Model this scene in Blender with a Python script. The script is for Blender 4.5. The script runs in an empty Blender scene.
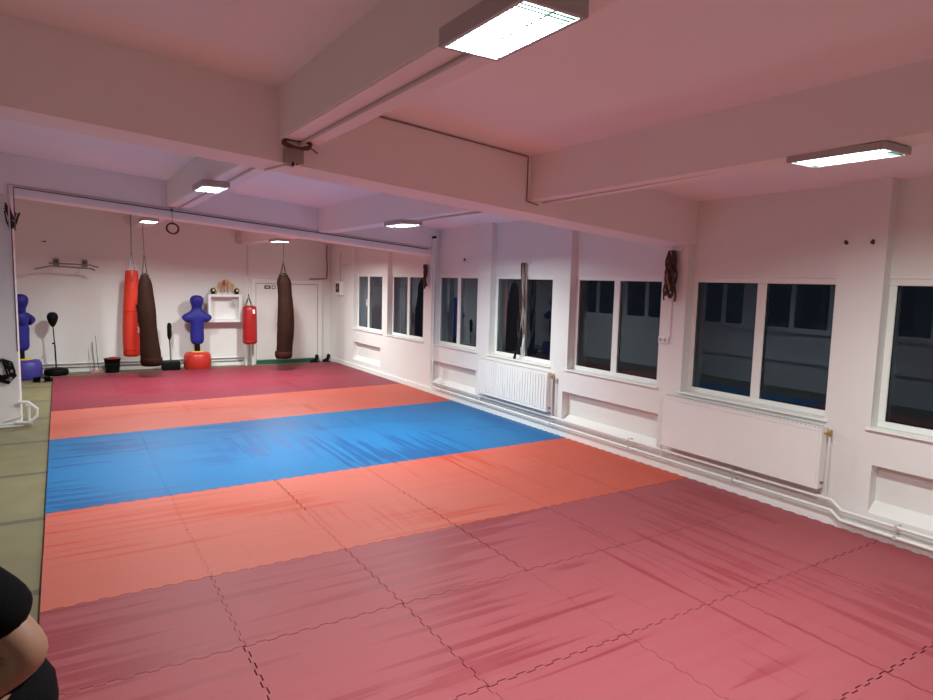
import bpy, bmesh, math, random
from mathutils import Vector, Matrix, Quaternion
R = random.Random(7)
PI = math.pi
scene = bpy.context.scene
COL = scene.collection

# ------------------------------------------------------------------ materials
def new_mat(name):
    m = bpy.data.materials.new(name); m.use_nodes = True
    nt = m.node_tree; nt.nodes.clear()
    out = nt.nodes.new('ShaderNodeOutputMaterial')
    return m, nt, out

def srgb(r, g, b):
    f = lambda c: (c/12.92 if c <= .04045 else ((c+.055)/1.055)**2.4)
    return (f(r/255), f(g/255), f(b/255), 1)

def simple(name, col, rough=.5, metal=0., var=.12, scale=6., bump=0., bscale=60., spec=.5, coat=0.):
    m, nt, out = new_mat(name)
    p = nt.nodes.new('ShaderNodeBsdfPrincipled')
    geo = nt.nodes.new('ShaderNodeTexCoord')
    n = nt.nodes.new('ShaderNodeTexNoise'); n.inputs['Scale'].default_value = scale; n.inputs['Detail'].default_value = 4
    nt.links.new(geo.outputs['Object'], n.inputs['Vector'])
    mx = nt.nodes.new('ShaderNodeMix'); mx.data_type = 'RGBA'
    d = [max(0, c*(1-var)) for c in col[:3]] + [1]; l = [min(1, c*(1+var)) for c in col[:3]] + [1]
    mx.inputs['A'].default_value = d; mx.inputs['B'].default_value = l
    nt.links.new(n.outputs['Fac'], mx.inputs['Factor']); nt.links.new(mx.outputs['Result'], p.inputs['Base Color'])
    p.inputs['Roughness'].default_value = rough; p.inputs['Metallic'].default_value = metal
    p.inputs['Specular IOR Level'].default_value = spec; p.inputs['Coat Weight'].default_value = coat
    if bump:
        n2 = nt.nodes.new('ShaderNodeTexNoise'); n2.inputs['Scale'].default_value = bscale
        nt.links.new(geo.outputs['Object'], n2.inputs['Vector'])
        b = nt.nodes.new('ShaderNodeBump'); b.inputs['Strength'].default_value = bump; b.inputs['Distance'].default_value = .01
        nt.links.new(n2.outputs['Fac'], b.inputs['Height']); nt.links.new(b.outputs['Normal'], p.inputs['Normal'])
    nt.links.new(p.outputs['BSDF'], out.inputs['Surface'])
    return m

M = {}
M['wall'] = simple('white_wall_paint', (.75, .738, .705, 1), .6, var=.03, scale=1.3, bump=.05, bscale=25, spec=.3)
M['beam'] = simple('beam_paint_red_bounce', (.85, .775, .77, 1), .7, var=.05, scale=1.1, bump=.06, bscale=14, spec=.2)  # pink tint is bounce light from the red mats, painted in
M['ceil'] = simple('ceiling_paint_red_bounce', (.89, .825, .835, 1), .8, var=.05, scale=.9, bump=.05, bscale=18, spec=.2)  # reddish bounce from the floor mixed into the ceiling colour
M['trimw'] = simple('white_gloss_paint', (.82, .81, .78, 1), .35, var=.03, scale=3)
M['frame'] = simple('white_window_plastic', (.80, .82, .77, 1), .35, var=.03)
M['rad'] = simple('radiator_enamel', (.80, .79, .76, 1), .3, var=.03)
M['radgrill'] = simple('grill_grey', (.33, .33, .33, 1), .5)
M['pipe'] = simple('pipe_paint', (.74, .73, .71, 1), .35, var=.08, scale=4)
M['brass'] = simple('brass', (.55, .40, .16, 1), .35, .9)
M['black'] = simple('black_rubber', (.0035, .0035, .004, 1), .6, var=.3, spec=.12)
M['blackg'] = simple('black_plastic', (.005, .005, .0055, 1), .45, var=.2, spec=.2)
M['steel'] = simple('steel', (.26, .255, .25, 1), .45, .8, var=.1)
M['chrome'] = simple('chrome', (.7, .7, .7, 1), .2, 1., var=.05)
M['blue'] = simple('dummy_blue', (.016, .017, .19, 1), .55, var=.15, scale=5, spec=.25)
M['bluebase'] = simple('base_blue', (.035, .028, .22, 1), .5, var=.1)
M['redbase'] = simple('base_red', (.46, .022, .013, 1), .4, var=.1)
M['yellow'] = simple('ring_yellow', (.75, .50, .06, 1), .5)
M['redbag'] = simple('red_vinyl', (.56, .030, .014, 1), .35, var=.10, scale=3, spec=.35)
M['redbag2'] = simple('deep_red_vinyl', (.36, .008, .008, 1), .38, var=.1, scale=3)
M['brown'] = simple('worn_brown_leather', (.0195, .0070, .0042, 1), .7, var=.4, scale=5, bump=.25, bscale=18, spec=.08)
M['brownred'] = simple('reddish_brown_leather', (.036, .009, .006, 1), .65, var=.3, scale=5, spec=.1)
M['darkstrap'] = simple('dark_strap', (.03, .015, .012, 1), .6, var=.3)
M['tan'] = simple('tan_rope', (.30, .19, .11, 1), .7, var=.3, scale=30)
M['darkrope'] = simple('dark_rope', (.045, .022, .016, 1), .7, var=.4, scale=30)
M['greyrope'] = simple('grey_rope', (.34, .29, .26, 1), .6, var=.3, scale=30)
M['gold'] = simple('trophy_gold', (.72, .50, .20, 1), .35, .35, var=.15, scale=20)
M['marble'] = simple('trophy_marble', (.75, .72, .68, 1), .25)
M['white'] = simple('plain_white', (.80, .79, .77, 1), .45, var=.03)
M['fixture'] = simple('fixture_housing', (.42, .38, .37, 1), .4, var=.05)
M['green'] = simple('dark_green_paint', (.012, .11, .055, 1), .45, var=.2)
M['signgreen'] = simple('sign_green', (.01, .10, .05, 1), .5)
M['door'] = simple('door_paint', (.80, .775, .74, 1), .45, var=.03, scale=2)
M['doorgap'] = simple('door_gap', (.50, .46, .43, 1), .7)
M['darkmark'] = simple('dark_mark', (.05, .03, .03, 1), .7)
M['conduit'] = simple('conduit_paint', (.55, .50, .49, 1), .5, var=.1)
M['conduitdark'] = simple('dark_conduit', (.16, .11, .11, 1), .6)
M['rust'] = simple('rusty_pipe', (.22, .11, .09, 1), .7, var=.4, scale=12)
M['coil'] = simple('dark_red_cable', (.07, .018, .016, 1), .5, var=.3)
M['box'] = simple('box_grey_metal', (.36, .29, .26, 1), .5, var=.2)
M['skin'] = simple('skin', (.22, .105, .065, 1), .5, var=.1, scale=12, bump=.03, bscale=120)
M['shirt'] = simple('black_cotton', (.0014, .0013, .0015, 1), .9, var=.2, scale=20, bump=.15, bscale=160, spec=.08)
M['trousers'] = simple('black_trousers', (.0014, .0013, .0018, 1), .9, var=.2, scale=20, bump=.12, bscale=120, spec=.08)
M['hair'] = simple('dark_hair', (.02, .013, .01, 1), .5, var=.3, scale=40)
M['eye'] = simple('eye_dark', (.03, .02, .015, 1), .2)
M['redcloth'] = simple('red_cloth', (.25, .015, .025, 1), .8)
M['pinkmetal'] = simple('pinkish_metal', (.45, .20, .18, 1), .5)
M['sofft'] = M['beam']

def emission(name, col, s):
    m, nt, out = new_mat(name)
    e = nt.nodes.new('ShaderNodeEmission'); e.inputs['Color'].default_value = (*col, 1); e.inputs['Strength'].default_value = s
    nt.links.new(e.outputs[0], out.inputs['Surface']); return m
M['glow'] = emission('light_diffuser', (.86, 1., .97), 7.)
M['reflector'] = simple('reflector_silver', (.030, .046, .044, 1), .4, var=.02, spec=.1)

def glass_mat():
    m, nt, out = new_mat('window_glass')
    tr = nt.nodes.new('ShaderNodeBsdfTransparent'); tr.inputs[0].default_value = (.85, .92, .92, 1)
    gl = nt.nodes.new('ShaderNodeBsdfGlossy'); gl.inputs['Roughness'].default_value = .015; gl.inputs['Color'].default_value = (.66, .83, 1., 1)
    fr = nt.nodes.new('ShaderNodeFresnel'); fr.inputs['IOR'].default_value = 1.5
    mu = nt.nodes.new('ShaderNodeMath'); mu.operation = 'MULTIPLY_ADD'; mu.inputs[1].default_value = 2.3; mu.inputs[2].default_value = -.03; mu.use_clamp = True
    nt.links.new(fr.outputs[0], mu.inputs[0])
    mx = nt.nodes.new('ShaderNodeMixShader')
    nt.links.new(mu.outputs[0], mx.inputs[0]); nt.links.new(tr.outputs[0], mx.inputs[1]); nt.links.new(gl.outputs[0], mx.inputs[2])
    nt.links.new(mx.outputs[0], out.inputs['Surface']); return m
M['glass'] = glass_mat()

def mat_foam(name, dusty_haze, deep, amount=.5, edge_sat=None, cov=0.):
    """foam tile: dusty film, wall reflection painted in, over a deeper colour that shows through in wiped streaks"""
    m, nt, out = new_mat(name)
    N = nt.nodes.new; L = nt.links.new
    p = N('ShaderNodeBsdfPrincipled'); g = N('ShaderNodeNewGeometry'); oi = N('ShaderNodeObjectInfo')
    def noise(scale, rot, mscale, detail=3.):
        mp = N('ShaderNodeMapping'); mp.inputs['Rotation'].default_value = (0, 0, rot); mp.inputs['Scale'].default_value = mscale
        L(g.outputs['Position'], mp.inputs['Vector'])
        n = N('ShaderNodeTexNoise'); n.inputs['Scale'].default_value = scale; n.inputs['Detail'].default_value = detail
        L(mp.outputs[0], n.inputs['Vector']); return n.outputs['Fac']
    def ramp(src, a, b):
        r = N('ShaderNodeMapRange'); r.inputs['From Min'].default_value = a; r.inputs['From Max'].default_value = b
        r.interpolation_type = 'SMOOTHSTEP'; L(src, r.inputs['Value']); return r.outputs[0]
    def mul(a, b, op='MULTIPLY'):
        n = N('ShaderNodeMath'); n.operation = op
        for i, v in enumerate((a, b)):
            if isinstance(v, (int, float)): n.inputs[i].default_value = v
            else: L(v, n.inputs[i])
        n.use_clamp = True
        return n.outputs[0]
    def field(rot, sc, lo, hi, w=.55):
        base = noise(.62, 0, (.9, 1.1, 1), 2.); stk = noise(1., rot, sc, 3.)
        k = N('ShaderNodeMath'); k.operation = 'MULTIPLY_ADD'; L(stk, k.inputs[0]); k.inputs[1].default_value = w
        j = N('ShaderNodeMath'); j.operation = 'MULTIPLY'; L(base, j.inputs[0]); j.inputs[1].default_value = 1-w
        L(j.outputs[0], k.inputs[2]); return ramp(k.outputs[0], lo, hi)
    sA = field(0, (.40, 11.0, 1), .525-cov, .575-cov)                    # smears across the room
    sB = field(0, (14., .45, 1), .530-cov, .580-cov)                   # smears along the room
    sx0 = N('ShaderNodeSeparateXYZ'); L(g.outputs['Position'], sx0.inputs[0])
    rt = N('ShaderNodeMapRange'); rt.inputs['From Min'].default_value = .5; rt.inputs['From Max'].default_value = 5.; rt.inputs['To Min'].default_value = .22; rt.inputs['To Max'].default_value = -.22; rt.clamp = True
    L(sx0.outputs['X'], rt.inputs['Value'])
    ad = N('ShaderNodeMath'); ad.operation = 'ADD'; L(noise(.45, 0, (1, 1, 1), 1.), ad.inputs[0]); L(rt.outputs[0], ad.inputs[1])
    mA = ramp(ad.outputs[0], .44, .56)
    inv = mul(1., mA, 'SUBTRACT')
    st = mul(mul(sA, mA), mul(sB, inv), 'ADD')
    fin = ramp(noise(1., .05, (.9, 11., 1), 4.), .35, .75)
    st = mul(mul(st, .85), mul(fin, .18), 'ADD')
    tile = mul(oi.outputs['Random'], .16)
    # toward the right wall the film of dust and painted reflection thins out
    sx = N('ShaderNodeSeparateXYZ'); L(g.outputs['Position'], sx.inputs[0])
    thin = N('ShaderNodeMapRange'); thin.inputs['From Min'].default_value = 3.2; thin.inputs['From Max'].default_value = 6.0
    thin.inputs['To Max'].default_value = .42 if edge_sat is None else edge_sat; L(sx.outputs['X'], thin.inputs['Value'])
    fac = mul(mul(mul(st, amount), tile, 'ADD'), thin.outputs[0], 'ADD')
    mx = N('ShaderNodeMix'); mx.data_type = 'RGBA'; mx.inputs['A'].default_value = dusty_haze; mx.inputs['B'].default_value = deep  # A: dust film with the white wall's reflection mixed into its colour
    L(fac, mx.inputs['Factor']); L(mx.outputs['Result'], p.inputs['Base Color'])
    fine = N('ShaderNodeTexNoise'); fine.inputs['Scale'].default_value = 140; L(g.outputs['Position'], fine.inputs['Vector'])
    b = N('ShaderNodeBump'); b.inputs['Strength'].default_value = .12; b.inputs['Distance'].default_value = .004
    L(fine.outputs['Fac'], b.inputs['Height']); L(b.outputs['Normal'], p.inputs['Normal'])
    rr = N('ShaderNodeMapRange'); rr.inputs['To Min'].default_value = .56; rr.inputs['To Max'].default_value = .46
    L(fac, rr.inputs['Value']); L(rr.outputs[0], p.inputs['Roughness'])
    p.inputs['Specular IOR Level'].default_value = .20
    L(p.outputs[0], out.inputs['Surface']); return m
M['mat_near'] = mat_foam('faded_crimson_foam', (.325, .074, .084, 1), (.25, .036, .045, 1), 1.0, None, -.010)
M['mat_orange'] = mat_foam('orange_foam', (.50, .118, .086, 1), (.46, .056, .026, 1), .9, .8)
M['mat_blue'] = mat_foam('blue_foam', (.006, .135, .335, 1), (.0006, .080, .245, 1), 1.15, .25, .018)
M['mat_far'] = mat_foam('crimson_foam', (.20, .020, .037, 1), (.18, .012, .024, 1), .8)

def floor_mat():
    m, nt, out = new_mat('concrete_floor')
    N = nt.nodes.new; L = nt.links.new
    p = N('ShaderNodeBsdfPrincipled'); g = N('ShaderNodeNewGeometry')
    n = N('ShaderNodeTexNoise'); n.inputs['Scale'].default_value = 3; n.inputs['Detail'].default_value = 6; L(g.outputs['Position'], n.inputs['Vector'])
    r = N('ShaderNodeMix'); r.data_type = 'RGBA'; r.inputs['A'].default_value = (.125, .107, .046, 1); r.inputs['B'].default_value = (.21, .182, .085, 1)
    L(n.outputs['Fac'], r.inputs['Factor'])
    # dark joints every 1.53 m
    s = N('ShaderNodeSeparateXYZ'); L(g.outputs['Position'], s.inputs[0])
    a = N('ShaderNodeMath'); a.operation = 'ADD'; a.inputs[1].default_value = 30.6-.38+.045; L(s.outputs['Y'], a.inputs[0])
    md = N('ShaderNodeMath'); md.operation = 'MODULO'; md.inputs[1].default_value = 1.53; L(a.outputs[0], md.inputs[0])
    lt = N('ShaderNodeMath'); lt.operation = 'LESS_THAN'; lt.inputs[1].default_value = .09; L(md.outputs[0], lt.inputs[0])
    jf = N('ShaderNodeMath'); jf.operation = 'MULTIPLY'; jf.inputs[1].default_value = .8; L(lt.outputs[0], jf.inputs[0])
    j = N('ShaderNodeMix'); j.data_type = 'RGBA'; j.inputs['B'].default_value = (.06, .055, .04, 1)
    L(jf.outputs[0], j.inputs['Factor']); L(r.outputs['Result'], j.inputs['A']); L(j.outputs['Result'], p.inputs['Base Color'])
    f = N('ShaderNodeTexNoise'); f.inputs['Scale'].default_value = 90; L(g.outputs['Position'], f.inputs['Vector'])
    b = N('ShaderNodeBump'); b.inputs['Strength'].default_value = .4; b.inputs['Distance'].default_value = .004; L(f.outputs['Fac'], b.inputs['Height']); L(b.outputs[0], p.inputs['Normal'])
    p.inputs['Roughness'].default_value = .7
    L(p.outputs[0], out.inputs['Surface']); return m
M['floor'] = floor_mat()

# ------------------------------------------------------------------ geometry helpers (world coordinates)
class MB:
    def __init__(s): s.bm = bmesh.new()
    def box(s, x0, x1, y0, y1, z0, z1, bev=0., seg=2, rot=None):
        b = bmesh.new(); bmesh.ops.create_cube(b, size=1)
        sz = Vector((abs(x1-x0), abs(y1-y0), abs(z1-z0))); c = Vector(((x0+x1)/2, (y0+y1)/2, (z0+z1)/2))
        for v in b.verts: v.co = Vector((v.co.x*sz.x, v.co.y*sz.y, v.co.z*sz.z))
        if bev: bmesh.ops.bevel(b, geom=list(b.edges), offset=bev, segments=seg, profile=.5, affect='EDGES')
        for v in b.verts: v.co = (rot @ v.co if rot else v.co) + c
        return s.join(b)
    def join(s, b):
        me = bpy.data.meshes.new('tmp'); b.to_mesh(me); b.free(); s.bm.from_mesh(me); bpy.data.meshes.remove(me); return s
    def hexa(s, pts):
        """8 corner points: bottom quad then top quad"""
        v = [s.bm.verts.new(p) for p in pts]
        for f in ((3,2,1,0),(4,5,6,7),(0,1,5,4),(1,2,6,5),(2,3,7,6),(3,0,4,7)): s.bm.faces.new([v[i] for i in f])
        return s
    def tube(s, pts, r, n=8, closed=False, cap=True):
        pts = [Vector(p) for p in pts]; rs = r if isinstance(r, (list, tuple)) else [r]*len(pts)
        rings = []; N = len(pts); prev = None
        for i, p in enumerate(pts):
            if closed: t = (pts[(i+1) % N]-pts[i-1])
            elif i == 0: t = pts[1]-p
            elif i == N-1: t = p-pts[-2]
            else: t = (pts[i+1]-p).normalized()+(p-pts[i-1]).normalized()
            t = t.normalized() if t.length > 1e-9 else Vector((0,0,1))
            if prev is None:
                a = Vector((0,0,1)) if abs(t.z) < .9 else Vector((1,0,0)); u = t.cross(a).normalized()
            else:
                u = (prev - t*prev.dot(t)); u = u.normalized() if u.length > 1e-6 else t.orthogonal().normalized()
            prev = u; w = t.cross(u)
            rings.append([s.bm.verts.new(p+(u*math.cos(2*PI*k/n)+w*math.sin(2*PI*k/n))*rs[i]) for k in range(n)])
        for i in range(N if closed else N-1):
            a, b = rings[i], rings[(i+1) % N]
            for k in range(n): s.bm.faces.new((a[k], a[(k+1) % n], b[(k+1) % n], b[k]))
        if cap and not closed:
            s.bm.faces.new(rings[0][::-1]); s.bm.faces.new(rings[-1])
        return s
    def lathe(s, prof, c, n=24, spine=None, sx=1., sy=1.):
        """profile of (r, z); spine(z) gives an xy offset"""
        rings = []
        for r, z in prof:
            o = spine(z) if spine else (0, 0)
            rings.append([s.bm.verts.new((c[0]+o[0]+r*sx*math.cos(2*PI*k/n), c[1]+o[1]+r*sy*math.sin(2*PI*k/n), c[2]+z)) for k in range(n)])
        for a, b in zip(rings, rings[1:]):
            for k in range(n): s.bm.faces.new((a[k], a[(k+1) % n], b[(k+1) % n], b[k]))
        s.bm.faces.new(rings[0][::-1]); s.bm.faces.new(rings[-1]); return s
    def ball(s, c, r, n=16, sc=(1,1,1)):
        b = bmesh.new(); bmesh.ops.create_uvsphere(b, u_segments=n, v_segments=max(8, n//2+2), radius=r)
        for v in b.verts: v.co = Vector((v.co.x*sc[0], v.co.y*sc[1], v.co.z*sc[2]))+Vector(c)
        return s.join(b)
    def poly(s, pts, z0, z1):
        """upright prism over an xy outline"""
        a = [s.bm.verts.new((x, y, z0)) for x, y in pts]; b = [s.bm.verts.new((x, y, z1)) for x, y in pts]
        s.bm.faces.new(a[::-1]); s.bm.faces.new(b); n = len(a)
        for i in range(n): s.bm.faces.new((a[i], a[(i+1) % n], b[(i+1) % n], b[i]))
        return s

def tag(o, label=None, cat=None, group=None, kind=None):
    if label: o['label'] = label
    if cat: o['category'] = cat
    if group: o['group'] = group
    if kind: o['kind'] = kind
    return o

def wloc(o):
    v = Vector((0,0,0))
    while o is not None: v += o.location; o = o.parent
    return v

def obj(name, mb, mat, parent=None, smooth=False, angle=40, base=None, recalc=True):
    bm = mb.bm if isinstance(mb, MB) else mb
    if recalc: bmesh.ops.recalc_face_normals(bm, faces=bm.faces)
    me = bpy.data.meshes.new(name)
    if parent is None:
        xs = [v.co for v in bm.verts]
        o0 = base or Vector(((min(v.x for v in xs)+max(v.x for v in xs))/2, (min(v.y for v in xs)+max(v.y for v in xs))/2, min(v.z for v in xs)))
    else: o0 = wloc(parent)
    o0 = Vector(o0)
    for v in bm.verts: v.co -= o0
    if smooth:
        for f in bm.faces: f.smooth = True
        for e in bm.edges:
            if len(e.link_faces) == 2 and e.calc_face_angle(0) > math.radians(angle): e.smooth = False
    bm.to_mesh(me); bm.free()
    me.materials.append(mat)
    o = bpy.data.objects.new(name, me); COL.objects.link(o)
    if parent is None: o.location = o0
    else: o.parent = parent
    return o

def empty(name, loc, label, cat, group=None, kind=None):
    o = bpy.data.objects.new(name, None); COL.objects.link(o); o.location = loc; o.empty_display_size = .1
    return tag(o, label, cat, group, kind)

def copy_tree(o, parent=None):
    c = o.copy(); COL.objects.link(c); c.parent = parent
    for ch in list(o.children): copy_tree(ch, c)
    return c

# ------------------------------------------------------------------ room numbers (metres; mats' top is z=0)
FZ = -.03
YF, YN = 11.45, -5.9           # far and near wall faces
XR, XL = 6.05, -1.2            # right wall (piers) and left wall faces
ceil_z = lambda x: 3.585-.089*x
beam_z = lambda x: 3.06-.083*x
S = 'structure'

# floor / ceiling
tag(obj('floor', MB().box(XL-.3, 6.4, YN-.3, YF+.3, FZ-.2, FZ), M['floor']), 'olive grey concrete floor with dark joints, seen as a strip left of the mats', 'floor', kind=S)
a, b = XL-.3, 6.4
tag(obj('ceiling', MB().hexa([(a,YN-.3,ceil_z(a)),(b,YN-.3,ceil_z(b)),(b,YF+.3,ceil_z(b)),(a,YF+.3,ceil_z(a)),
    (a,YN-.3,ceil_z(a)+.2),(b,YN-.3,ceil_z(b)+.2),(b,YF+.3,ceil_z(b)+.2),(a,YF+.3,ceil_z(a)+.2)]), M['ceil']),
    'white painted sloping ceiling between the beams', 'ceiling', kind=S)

# ---- right wall with niches
NICHE = [(-3.37,-1.80),(-1.404,.23),(.58,2.17),(2.54,4.10),(4.48,5.96),(6.37,7.98),(8.25,9.86)]   # near, far
PANEL = {0:(-3.35,-1.84),2:(.53,2.24),4:(4.47,6.02),6:(8.32,9.87)}
XO = 6.38
SZ = .93
mb = MB(); 
def ybox(y0, y1, x0, x1, z0, z1): mb.box(x0, x1, y0, y1, z0, z1)
ZC = 3.2
# lower spandrel: with recessed panels
edges = [YN]
for k in sorted(PANEL): edges += list(PANEL[k])
edges.append(YF+.01)
for i in range(0, len(edges)-1):
    y0, y1 = edges[i], edges[i+1]
    if i % 2 == 0: ybox(y0, y1, XR, XO, FZ, SZ)
    else:
        ybox(y0, y1, XR, XO, FZ, .20); ybox(y0, y1, XR, XO, .62, SZ); ybox(y0, y1, XR+.11, XO, .20, .62)
        d = .09                                                       # sloping lower edge of the recess
        mb.hexa([(XR, y0, .20),(XR+.11, y0, .20),(XR+.11, y1, .20),(XR, y1, .20),(XR+.002, y0, .202),(XR+.11, y0, .20+d),(XR+.11, y1, .20+d),(XR+.002, y1, .202)])
y = YN
for n0, n1 in NICHE:
    ybox(y, n0, XR, XO, SZ, ZC); ybox(n0, n1, XR+.10, XO, 2.225, ZC); y = n1
ybox(y, YF+.01, XR, XO, SZ, ZC)
tag(obj('wall_right', mb, M['wall']), 'white right wall with piers, window niches and recessed panels', 'wall', kind=S)

# ---- other walls
tag(obj('wall_far', MB().box(XL-.2, XO, YF, YF+.2, FZ, 3.9), M['wall']), 'white end wall behind the punch bags', 'wall', kind=S)
tag(obj('wall_near', MB().box(XL-.2, XO, YN-.2, YN, FZ, 3.9), M['wall']), 'plain white wall behind the photographer', 'wall', kind=S)
mb = MB(); LW = [(-5.1,-3.4),(-3.1,-1.4),(-1.1,.5),(.9,2.5),(2.8,4.5),(4.8,5.95),(7.0,8.6),(8.9,10.5)]
mb.box(XL-.2, XL, YN, YF, FZ, 1.22); mb.box(XL-.2, XL, YN, YF, 2.75, 3.9); mb.box(XL, XL+.10, YN, 6.07, 1.18, 1.22); mb.box(XL, XL+.08, YN, 6.07, .55, .62)
y = YN
for n0, n1 in LW: mb.box(XL-.2, XL, y, n0, 1.22, 2.75); y = n1
mb.box(XL-.2, XL, y, YF, 1.22, 2.75)
tag(obj('wall_left', mb, M['wall']), 'white left wall with windows, seen only as reflections in the glass', 'wall', kind=S)
tag(obj('baseboard_right', MB().box(6.025, XR-.001, YN, YF-.002, FZ, .095, .006), M['trimw']), 'low white plinth running along the foot of the right wall', 'baseboard', kind=S)
tag(obj('baseboard_far', MB().box(-.2, 4.02, YF-.018, YF-.001, FZ, .05, .004), M['trimw']), 'low white skirting along the foot of the end wall', 'baseboard', kind=S)

# ---- windows in the right wall
WLAB = ['rightmost window, cut off by the right edge of the photo','large two-pane window above the near flat radiator',
 'two-pane window with the dark rope bundle on the pier at its right','window above the far ribbed radiator with ropes hanging before it',
 'window just right of the second cross beam, reflecting the blue dummy','second window from the end wall','window nearest the end wall with a handle']
def casement(n, y0, y1, xw, z0, z1, mull, side, label, sill=True, handle=False, deep=.06):
    """side=+1: seen from -X ; window plane xw is the room-side face"""
    f = MB(); t = .058; s = side; xa, xb = sorted((xw, xw+s*deep)); bv = .006
    root = empty('window_%d' % n, ((xa+xb)/2, (y0+y1)/2, z0), label, 'window', kind=S)
    f.box(xa, xb, y0, y1, z0, z0+t, bv); f.box(xa, xb, y0, y1, z1-t, z1, bv)
    f.box(xa, xb, y0, y0+t, z0+t, z1-t, bv); f.box(xa, xb, y1-t, y1, z0+t, z1-t, bv); f.box(xa, xb, mull-.05, mull+.05, z0+t, z1-t, bv)
    # thin seal line round each opening
    fo = obj('frame', f, M['frame'], root)
    xm = (xa+xb)/2
    for q0, q1 in ((y0+t, mull-.05), (mull+.05, y1-t)):
        bm = bmesh.new(); vs = [bm.verts.new(p) for p in ((xm, q0, z0+t), (xm, q0, z1-t), (xm, q1, z1-t), (xm, q1, z0+t))]; bm.faces.new(vs if side > 0 else vs[::-1])
        obj('pane', bm, M['glass'], root, recalc=False)
        g = MB()
        for (u0,u1,w0,w1) in ((q0,q1,z0+t,z0+t+.008),(q0,q1,z1-t-.008,z1-t),(q0,q0+.008,z0+t,z1-t),(q1-.008,q1,z0+t,z1-t)):
            g.box(xa+.012, xa+.018, u0, u1, w0, w1)
        obj('seal', g, M['blackg'], fo)
    if sill:
        obj('sill', MB().box(XR-.028, xw, y0-.03, y1+.03, z0-.018, z0+.001, .005), M['trimw'], root)
        tri = MB().box(xw-.012, xw, y0, y1, z1, z1+.018, .003); obj('trim_strip', tri, M['trimw'], root)
    if handle:
        hb = MB().box(xa-.018, xa, mull+.002, mull+.03, 1.46, 1.58, .004).box(xa-.045, xa-.02, mull+.004, mull+.026, 1.50, 1.64, .006)
        obj('handle', hb, M['white'], fo)
    return root
MUL = [-2.55,-.61,1.40,3.34,5.25,7.22,9.235]
for i, ((n0, n1), mu) in enumerate(zip(NICHE, MUL)):
    casement(i+1, n0, n1, XR+.11, .935, 2.215, mu, 1, WLAB[i], handle=(i == 6))
for i, (n0, n1) in enumerate(LW):
    casement(i+8, n0, n1, XL-.06, 1.22, 2.75, (n0+n1)/2, -1, 'window in the left wall, seen only as a reflection', sill=False)

# ---- cross beams and long beams
def cross(name, y0, y1, label):
    a, b = XL-.05, XR+.2
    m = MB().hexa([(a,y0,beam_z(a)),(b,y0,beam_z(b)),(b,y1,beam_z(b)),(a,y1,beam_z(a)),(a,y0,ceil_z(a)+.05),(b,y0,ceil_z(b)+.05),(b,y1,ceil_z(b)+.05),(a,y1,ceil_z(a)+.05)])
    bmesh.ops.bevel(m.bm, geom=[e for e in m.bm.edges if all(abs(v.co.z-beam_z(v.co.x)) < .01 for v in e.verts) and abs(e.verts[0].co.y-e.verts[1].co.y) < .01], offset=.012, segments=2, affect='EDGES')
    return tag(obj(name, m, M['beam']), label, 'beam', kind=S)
YA0, YA1, YC0, YC1 = .22, .67, 5.98, 6.45
cross('trim_1', YA0, YA1, 'near deep cross beam spanning the room, in front of the blue mats')
cross('trim_2', YC0, YC1, 'far cross beam with two cables along its face')
def longb(name, x0, x1, y0, y1, z0, z1, label):
    c = lambda x: ceil_z(x)+.05
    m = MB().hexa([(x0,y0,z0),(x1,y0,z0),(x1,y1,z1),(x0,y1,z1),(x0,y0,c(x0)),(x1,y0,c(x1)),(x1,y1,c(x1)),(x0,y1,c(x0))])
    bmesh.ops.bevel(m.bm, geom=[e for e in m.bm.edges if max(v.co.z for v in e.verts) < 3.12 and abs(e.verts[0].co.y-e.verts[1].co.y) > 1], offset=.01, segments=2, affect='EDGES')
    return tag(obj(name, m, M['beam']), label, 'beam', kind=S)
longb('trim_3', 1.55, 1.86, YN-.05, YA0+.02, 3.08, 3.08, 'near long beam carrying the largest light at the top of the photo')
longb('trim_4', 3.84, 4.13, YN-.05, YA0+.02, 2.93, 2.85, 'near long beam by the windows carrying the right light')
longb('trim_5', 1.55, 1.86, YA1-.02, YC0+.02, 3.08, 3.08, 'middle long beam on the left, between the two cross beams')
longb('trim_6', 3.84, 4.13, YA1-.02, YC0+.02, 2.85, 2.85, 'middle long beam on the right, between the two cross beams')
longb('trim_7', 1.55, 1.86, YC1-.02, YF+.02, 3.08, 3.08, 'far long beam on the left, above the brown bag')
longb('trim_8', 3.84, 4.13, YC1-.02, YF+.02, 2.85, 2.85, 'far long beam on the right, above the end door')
tag(obj('trim_9', MB().box(-1.0, -.335, 6.08, 6.47, FZ, beam_z(-.3)+.12, .012), M['wall']), 'white square pillar at the left edge of the photo', 'pillar', kind=S)

# ------------------------------------------------------------------ door and exit signs on the far wall
d = empty('door_1', (4.95, YF, FZ), 'wide white double door in the end wall, half hidden by the taller brown bag', 'door', kind=S)
fr = MB().box(4.07, 4.17, YF-.05, YF-.001, FZ, 2.03, .006).box(5.73, 5.83, YF-.05, YF-.001, FZ, 2.03, .006).box(4.17, 5.73, YF-.05, YF-.001, 1.94, 2.03, .006)
obj('frame', fr, M['door'], d)
lf = MB().box(4.19, 5.705, YF-.030, YF-.002, .075, 1.915, .004)
lf.box(4.25, 4.90, YF-.034, YF-.029, .14, 1.85, .003)
obj('leaf', lf, M['door'], d)
obj('gap', MB().box(4.17, 5.73, YF-.012, YF-.001, .07, 1.94), M['doorgap'], d)
obj('threshold', MB().box(4.17, 5.73, YF-.06, YF-.002, FZ, .055, .004), M['green'], d)

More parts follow.
